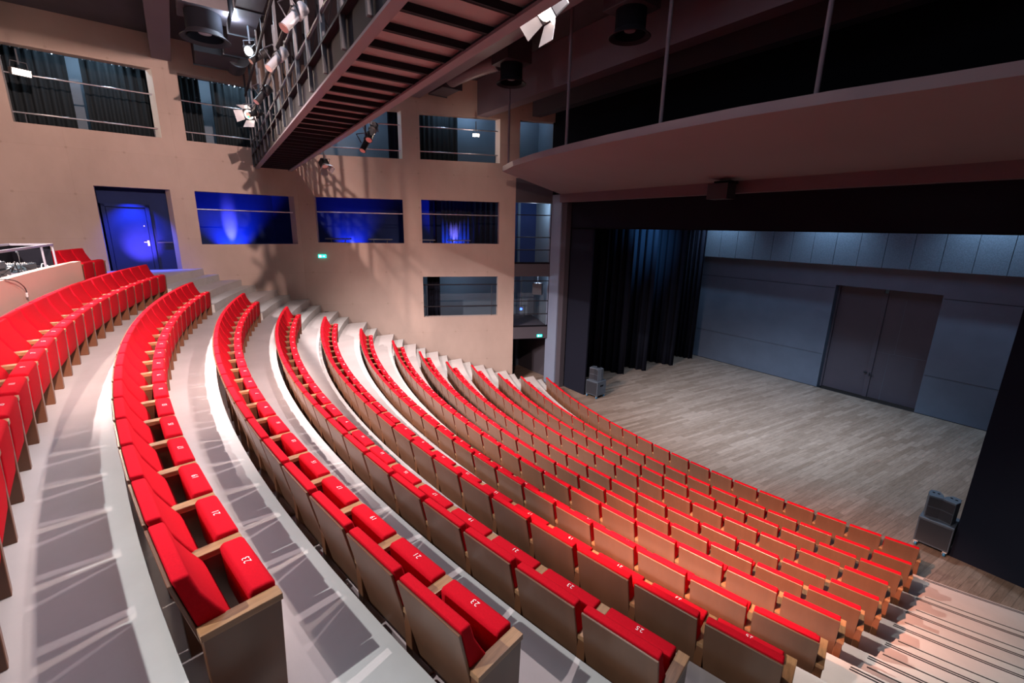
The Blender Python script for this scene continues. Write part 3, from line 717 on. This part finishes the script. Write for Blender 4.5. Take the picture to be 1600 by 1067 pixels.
obj('bulb', MB().box(-.035, .035, -.035, .035, -.04, .04), M['blue_led'], t, bevel=.01); obj('cord', MB().tube([(0, 0, .04), (0, 0, 1.38)], .008, 6), M['cable'], t)

# ------------------------------------------------------------------ stage drapes
bd = thing('border_drape', 'long black border drape across the top of the stage opening', 'drape')
obj('cloth', MB().box(-13.45, XR, 12.32, 12.36, 6.58, 7.9), M['drape'], bd)
obj('hem', MB().box(-13.45, XR, 12.31, 12.37, 6.56, 6.60), M['black'], bd)
tag(obj('masking_flat', MB().box(-13.44, -12.22, 12.33, 12.40, .0, 6.54), M['drape'], bevel=.004), 'plain black masking flat beside the left proscenium pillar', 'flat')
mf = thing('masking_flat', 'tall black masking flat at the right edge behind the speaker stack', 'flat')
obj('face', MB().box(-1.19, XR-.05, 12.25, 12.30, .0, 6.54), M['drape'], mf, bevel=.004)
obj('return_edge', MB().box(-1.19, -1.13, 12.30, 14.3, .0, 6.54), M['drape'], mf)
curtain('pleated_drape', 'black pleated leg curtain nearest the front at the left of the stage', 'curtain', (-15.6, 15.1), (-13.15, 15.75), .008, 8.6, .09, 8, M['drape'], None, False, 11)
curtain('pleated_drape', 'second black pleated leg curtain from the front at stage left', 'curtain', (-15.3, 16.4), (-12.95, 17.1), .008, 8.6, .09, 8, M['drape'], None, False, 12)
curtain('pleated_drape', 'third black pleated leg curtain from the front at stage left', 'curtain', (-15.0, 18.2), (-12.80, 19.0), .008, 8.6, .09, 8, M['drape'], None, False, 13)
curtain('pleated_drape', 'rearmost black pleated leg curtain beside the stage back wall', 'curtain', (-15.0, 20.3), (-13.0, 20.95), .008, 8.6, .09, 10, M['drape'], None, False, 14)
curtain('pleated_drape', 'black curtain in the shadow directly behind the left masking flat', 'curtain', (-15.6, 13.6), (-13.2, 14.3), .008, 8.6, .09, 8, M['drape'], None, False, 15)

# ------------------------------------------------------------------ canopy (acoustic reflector) over the stage front
fr_pts = [(-12.86, 8.64), (-11.6, 8.16), (-10.2, 7.83), (-8.73, 7.61), (-7.2, 7.48), (-5.73, 7.43), (-4.35, 7.46), (-3.08, 7.62), (-2.1, 7.84), (-1.3, 7.97), (0, 8.3), (2.5, 9.2)]
cb = MB(); vs = []
for x, y in fr_pts:
    xb = x if x > -12 else x-.86*(1 if x < -12.5 else .3)
    vs += [(x, y, 8.3), (x, y, 8.46), (xb, 11.95, 7.82), (xb, 11.95, 7.98)]
fs = []
for k in range(len(fr_pts)-1): a = 4*k; fs += [(a, a+4, a+5, a+1), (a+1, a+5, a+7, a+3), (a, a+2, a+6, a+4), (a+2, a+3, a+7, a+6)]
e = 4*(len(fr_pts)-1); fs += [(0, 1, 3, 2), (e, e+2, e+3, e+1)]
cb.add(vs, fs)
cp = thing('stage_canopy', 'large mauve curved canopy sloping over the front of the stage', 'canopy')
obj('reflector', cb, M['canopy'], cp)
for x, y, zt in ((-12.5, 8.62, ZC), (-8.79, 7.75, ZC), (-5.97, 7.62, ZC), (-3.38, 7.8, ZC)):
    obj('hanging_rod', MB().tube([(x, y, 8.4), (x, y, zt)], .035, 10), M['mauve'], cp)
t = thing('hanging_speaker', 'small black box speaker under the canopy at the middle of the beam', 'speaker', (-6.92, 11.55, 7.35))
obj('cabinet', MB().box(-.28, .28, -.2, .2, 0, .40), M['speaker'], t, bevel=.015); obj('bracket', MB().box(-.2, .25, -.05, .12, .40, .46).box(.2, .42, -.02, .02, .36, .44), M['black'], t)

# ------------------------------------------------------------------ ceiling beams
def beam(label, x0, y0, x1, y1, z0, z1, wd, m='mauve'):
    mb = MB().bar((x0, y0, (z0+z1)/2), (x1, y1, (z0+z1)/2), wd, z1-z0); return tag(obj('ceiling_beam', mb, M[m], bevel=.01), label, 'beam')
SL = -.038
beam('broad mauve ceiling beam meeting the wall between the two far-left upper openings', -17.75, .0, XR, .0+.35, 11.03, ZC-.01, .46)
beam('flat mauve ceiling beam running beside the right edge of the catwalk', -16.15, 7.0, XR, 7.0-.035*21.3, 10.9, ZC-.01, .56)
beam('deep dark ceiling beam crossing above the stage canopy', -15.3, 9.35, XR, 9.35, 10.45, ZC-.01, .42)
beam('dark ceiling beam at the back edge above the canopy', -14.6, 11.3, XR, 11.3, 10.6, ZC-.01, .35, 'dark_grey')

# ------------------------------------------------------------------ catwalk
cw = thing('lighting_catwalk', 'long steel lighting catwalk hanging under the ceiling across the hall', 'catwalk')
EX = Vector((1, -.037, 0)).normalized(); EY = Vector((.037, 1, 0)).normalized(); EZ = Vector((0, 0, 1))
W0 = Vector((-17.85, 2.10, 0)); LEN = 22.5; WID = 1.1
def cwp(u, v, z): return W0+EX*u+EY*v+EZ*z
def cbar(mb, u0, u1, v, z0, z1, wd): mb.obox(cwp((u0+u1)/2, v, (z0+z1)/2), EX, EY, EZ, (u1-u0)/2, wd/2, (z1-z0)/2)
g = MB(); cbar(g, 0, LEN, .03, 8.30, 8.66, .02); cbar(g, 0, LEN, .0, 8.64, 8.67, .12); obj('near_girder', g, M['steel_dark'], cw)
g = MB(); cbar(g, 0, LEN, .05, 8.27, 8.30, .12); cbar(g, 0, LEN, WID-.05, 8.27, 8.30, .12); obj('bottom_flanges', g, M['flange'], cw)
g = MB(); cbar(g, 0, LEN, WID-.03, 8.30, 8.62, .02); obj('far_girder', g, M['steel_dark'], cw)
g = MB(); cbar(g, 0, LEN, WID/2, 8.365, 8.395, WID-.1); obj('deck', g, M['deck'], cw)
nj = int(LEN/.48)
for k in range(nj):
    u = .25+.48*k
    g = MB(); g.obox(cwp(u, WID/2, 8.33), EX, EY, EZ, .02, WID/2-.05, .035); g.obox(cwp(u-.02, WID/2, 8.3), EX, EY, EZ, .012, WID/2-.05, .005)
    obj('cross_joist', g, M['steel_dark'], cw)
for k in range(24):
    u = .05+.95*k
    for v in (0.0, WID):
        top = ZC if k % 2 == 0 else 9.5
        obj('post', MB().obox(cwp(u, v-.03 if v == 0 else v+.03, (8.32+top)/2), EX, EY, EZ, .032, .025, (top-8.32)/2), M['steel'], cw)
for v in (-.03, WID+.03):
    for z in (9.46, 8.98): obj('hand_rail', MB().tube([cwp(0, v, z), cwp(LEN, v, z)], .024, 8), M['steel'], cw)
for v in (-.14,):
    for z in (9.9, 9.2): obj('lamp_bar', MB().tube([cwp(2.5, v-.1, z), cwp(LEN, v-.1, z)], .028, 8), M['steel_dark'], cw)
obj('lamp_bar', MB().tube([cwp(2.5, WID+.28, 9.0), cwp(LEN, WID+.28, 9.0)], .026, 8), M['steel_dark'], cw)
for k in range(10):
    obj('bar_bracket', MB().bar(cwp(2.8+2*k, WID+.03, 9.0), cwp(2.8+2*k, WID+.28, 9.0), .03), M['steel_dark'], cw)
obj('lamp_outrigger', MB().bar(cwp(13.6, WID+.28, 9.0), cwp(13.6, WID+.72, 9.0), .04), M['steel_dark'], cw)
for k in (0, 2, 4, 6):       # cross bracing between hangers up to the ceiling
    u = .05+.95*k
    for (za, zb) in ((9.8, 11.3), (11.3, 9.8)): obj('brace', MB().bar(cwp(u, WID+.03, za), cwp(u+1.9, WID+.03, zb), .04, .02), M['steel_dark'], cw)
    obj('brace', MB().bar(cwp(u, WID+.03, 9.8), cwp(u+1.9, WID+.03, 9.8), .04, .02), M['steel_dark'], cw)

# ------------------------------------------------------------------ lamps
def lamp(kind, label, loc, tgt, lit=None, scale=1, power=0, col=(1, .8, .7), deg=60, barn=True, lens=None, hang=.35):
    t = thing(kind, label, 'stage light', loc)
    d = (Vector(tgt)-Vector(loc)).normalized(); q = d.to_track_quat('-Z', 'Y'); 
    bodyM = q.to_matrix().to_4x4()
    def place(o): o.matrix_local = bodyM @ Matrix.Scale(scale, 4); return o
    if kind == 'flood_lamp':
        place(obj('housing', MB().prism_x([(-.10, -.10), (.10, -.10), (.06, .10), (-.06, .10)], -.21, .21), M['lamp_body'], t, bevel=.01)); zf = -.102; rl = .09
        place(obj('lens', MB().box(-.185, .185, -.075, .075, zf-.004, zf), lit, t))
    elif kind == 'profile_spotlight':
        place(obj('housing', MB().tube([(0, 0, .34), (0, 0, .30), (0, 0, .10), (0, 0, .08), (0, 0, -.22), (0, 0, -.24)], [.05, .10, .10, .075, .075, .085], 16), M['barn'] if 'silver' in label else M['lamp_body'], t, smooth=True))
        zf = -.241; rl = .07
    else:
        place(obj('housing', MB().box(-.14, .14, -.13, .13, -.08, .20), M['lamp_body'], t, bevel=.02)); zf = -.082; rl = .115
    if kind != 'flood_lamp': place(obj('lens', MB().lathe([(0, zf), (rl, zf), (rl, zf-.004), (0, zf-.004)], n=20), lens or (lit or M['lens_off']), t))
    place(obj('yoke', MB().tube([(-.17, 0, .03), (-.18, .1, .06), (-.16, .24, .08), (.16, .24, .08), (.18, .1, .06), (.17, 0, .03)], .012, 6), M['steel'], t))
    obj('hook_clamp', MB().bar((0, 0, .18*scale), (0, 0, .18*scale+hang), .03), M['steel'], t)
    if barn:
        for a, s in ((0, .26), (PI/2, .24), (PI, .26), (-PI/2, .24)):
            m = MB(); ca, sa = math.cos(a), math.sin(a)
            P = lambda r, w, z: (r*ca-w*sa, r*sa+w*ca, z)
            m.add([P(.14, -.12, zf), P(.14, .12, zf), P(.14+.13, .15, zf-.20), P(.14+.13, -.15, zf-.20), P(.146, -.12, zf), P(.146, .12, zf), P(.276, .15, zf-.20), P(.276, -.15, zf-.20)], [(0, 1, 2, 3), (7, 6, 5, 4), (0, 4, 5, 1), (1, 5, 6, 2), (2, 6, 7, 3), (3, 7, 4, 0)])
            place(obj('barn_door', m, M['barn'], t))
    if lit is not None: point(Vector(loc)+d*.75*scale, 16, col, .03)
    if power: spot(Vector(loc)+d*.32*scale, tgt, power, col, deg, .6, .05)
    return t
L1 = FOLD+D1*uy(-2.92)+N1*.30+Vector((0, 0, 10.05))
lamp('flood_lamp', 'bright warm lamp glowing on the rail of the far-left upper opening', L1, (-3, 4, 5), M['lens'], .9, 900, (1, .75, .62), 60, False)
L2 = P0+D2*(-1.60)+N2*.28+Vector((0, 0, 9.78))
lamp('flood_lamp', 'bright warm lamp on the rail of the upper opening nearest the stage', L2, (-1, 1, 6), M['lens'], .62, 500, (1, .75, .62), 60, False)
lamp('fresnel_spotlight', 'dazzling white lamp among the posts of the catwalk', cwp(5.2, -.25, 10.25), (-6, -4, 6.6), M['lens_cool'], .8, 300, (.85, .93, 1), 60, False)
lamp('fresnel_spotlight', 'pinkish lit lamp with open barn doors on the near side of the catwalk', cwp(4.1, -.3, 9.15), (-6, -4, 5), M['lens'], .9, 300, (1, .75, .7), 60, True)
q = cwp(5.4, -.55, 10.7); point(q, 75, (.70, .85, 1), .05)
gl = lamp('profile_spotlight', 'round lamp with a green indicator light beside the catwalk', cwp(4.7, -.28, 9.05), (-6, -6, 5), None, .8, 0, barn=False)
obj('indicator', MB().lathe([(0, .03), (.02, .02), (.03, 0), (.02, -.02), (0, -.03)], (.10, -.12, -.1), 10), M['green_led'], gl)
lamp('fresnel_spotlight', 'big lamp with bright barn doors hanging right of the catwalk', cwp(13.6, WID+.66, 8.74), (-4.6, -1.5, 4.0), M['lens'], .85, 900, (1, .82, .75), 60, True, hang=.14)
lamp('profile_spotlight', 'left one of the small round lamps beneath the catwalk edge', cwp(8.1, WID+.28, 8.12), (-8, 0, 3), None, .8, 0, barn=False, hang=.80)
lamp('profile_spotlight', 'right one of the small round lamps beneath the catwalk edge', cwp(8.5, WID+.28, 8.25), (-6, 0, 3), None, .8, 0, barn=False, hang=.61)
lamp('fresnel_spotlight', 'small dark lamp with barn doors under the far end of the catwalk', cwp(4.0, WID+.28, 8.12), (-8, 5, 0), None, .7, 0, barn=True, hang=.76)
for u, lab in ((9.2, 'silver tubular spotlight farthest along the near side of the catwalk'), (11.0, 'silver tubular spotlight with looped cables on the catwalk'), (12.6, 'silver tubular spotlight nearest the top of the photo on the catwalk'), (6.8, 'dark tubular spotlight near the glowing lamps on the catwalk')):
    lamp('profile_spotlight', lab, cwp(u, -.28, 9.0), cwp(u+1.5, -4, 4.5), None, .8, 0, barn=False)
lamp('profile_spotlight', 'dark tubular spotlight behind the catwalk hand rail', cwp(6.1, -.2, 9.9), cwp(7, -5, 6), None, .8, 0, barn=False)

# ------------------------------------------------------------------ air diffusers and ducts
def diffuser(c, label, R=.47, box=True):
    t = thing('air_diffuser', label, 'air diffuser', c)
    obj('flared_ring', MB().lathe([(R*.70, .10), (R*.78, .04), (R*.98, 0), (R, .01), (R*.80, .08), (R*.72, .14)], n=40), M['steel_dark'], t, smooth=True)
    obj('drum', MB().lathe([(R*.70, .04), (R*.70, .50), (R*.72, .50), (R*.72, .10)], n=40), M['black'], t, smooth=True)
    obj('core', MB().lathe([(0, .10), (R*.25, .12), (R*.32, .18), (R*.3, .22), (0, .22)], n=24), M['mauve'], t, smooth=True)
    obj('plenum_box', MB().box(-R*.95, R*.95, -R*.95, R*.95, .50, ZC-c[2]-.02), M['duct'], t, bevel=.01)
diffuser((-12.75, .84, 10.30), 'round black air diffuser left of the catwalk near the wall', .47)
diffuser((-7.25, 8.0, 10.38), 'round black air diffuser with flared ring at the top centre', .43)
diffuser((-11.6, 8.05, 10.48), 'smallest round black air diffuser above the stage corner', .43)
def duct(label, x0, x1, y0, y1, z0, z1, ribs=0):
    t = thing('air_duct', label, 'duct')
    obj('casing', MB().box(x0, x1, y0, y1, z0, z1), M['duct'], t, bevel=.01)
    for k in range(ribs+1):
        x = x0+(x1-x0)*k/max(1, ribs); obj('flange', MB().box(x-.015, x+.015, y0-.03, y1+.03, z0-.03, z1), M['steel'], t)
duct('ribbed rectangular metal duct between the round diffuser and the catwalk', -15.0, -10.2, 1.35, 1.85, 10.75, ZC-.02, 3)
duct('short rectangular duct box below the ceiling by the left wall', -16.6, -15.3, .75, 1.7, 10.8, ZC-.02, 1)
t = thing('silencer_duct', 'stubby round duct end beside the wall near the catwalk', 'duct', (-16.3, 1.75, 11.0))
obj('drum', MB().tube([(-.5, 0, 0), (.5, 0, 0)], .28, 20), M['duct'], t, smooth=True); obj('rim', MB().tube([(.48, 0, 0), (.53, 0, 0)], .30, 20), M['metal'], t)
def flex(label, pts, r):
    P = [Vector(p) for p in pts]; out = []; rs = []
    for i in range(len(P)-1):
        p0, p1, p2, p3 = P[max(i-1, 0)], P[i], P[i+1], P[min(i+2, len(P)-1)]
        for s in range(16):
            q = s/16; out.append(.5*((2*p1)+(-p0+p2)*q+(2*p0-5*p1+4*p2-p3)*q*q+(-p0+3*p1-3*p2+p3)*q**3)); rs.append(r*(1 if s % 2 else .94))
    return tag(obj('flexible_duct', MB().tube(out, rs, 20), M['flex'], smooth=True), label, 'duct')
flex('corrugated flexible duct curving to the top centre diffuser', [(-6.75, 7.95, 11.15), (-6.2, 7.9, 11.1), (-5.6, 7.9, 11.15), (-5.0, 8.3, 11.3)], .24)
flex('corrugated flexible duct feeding the diffuser above the stage corner', [(-12.5, 8.2, 11.3), (-13.2, 7.9, 11.25), (-14.0, 7.7, 11.2), (-15.0, 7.7, 11.2)], .24)
duct('flat metal duct box on the ceiling right of the flat beam', -15.6, -14.5, 7.4, 8.05, 10.95, ZC-.02, 1)

# ------------------------------------------------------------------ loudspeaker stacks
def caster(parent, x, y):
    c = obj('caster', MB().lathe([(0, -.02), (.045, -.02), (.05, -.01), (.05, .01), (.045, .02), (0, .02)], (x, y, .05), 16, (1, 0, 0)), M['caster_blue'], parent, smooth=True)
    obj('caster_fork', MB().box(x-.035, x+.035, y-.03, y+.03, .09, .12).box(x-.035, x-.025, y-.02, y+.02, .04, .10), M['metal'], c)
def stack(c, rot, side):
    t = thing('subwoofer', f'black subwoofer box on blue castors at the {side} of the stage', 'speaker', c, rot)
    obj('cabinet', MB().box(-.28, .28, -.29, .29, .12, .70), M['speaker_top'], t, bevel=.015)
    obj('grille', MB().box(-.255, .255, -.30, -.28, .16, .66), M['speaker'], t, bevel=.004)
    obj('handle', MB().box(.275, .283, -.10, .10, .48, .54), M['black'], t)
    for sx in (-.23, .23):
        for sy in (-.24, .24): caster(t, sx, sy)
    R = Matrix.Rotation(rot, 3, 'Z')
    for s, lab in ((-1, 'left'), (1, 'right')):
        p = Vector(c)+R @ Vector((s*.132-.01, -.02, .70))
        u = thing('loudspeaker', f'black wedge loudspeaker, {lab} one of the pair on the {side} subwoofer', 'speaker', p, rot+s*-.25)
        obj('cabinet', MB().prism_z([(-.12, -.16), (.12, -.16), (.12, .02), (.07, .17), (-.07, .17), (-.12, .02)], 0, .50), M['speaker_top'], u, bevel=.012)
        obj('grille', MB().box(-.11, .11, -.17, -.155, .03, .24).box(-.11, .11, -.17, -.155, .26, .47), M['speaker'], u, bevel=.004)
        hd = MB()
        for hx in (-.04, .04): hd.lathe([(0, .501), (.024, .501), (.024, .505), (0, .505)], (hx, .03, 0), 12)
        obj('grip_hole', hd, M['black'], u)
stack((-1.49, 12.36, 0), math.radians(2), 'right')
stack((-11.90, 12.66, 0), math.radians(8), 'left')
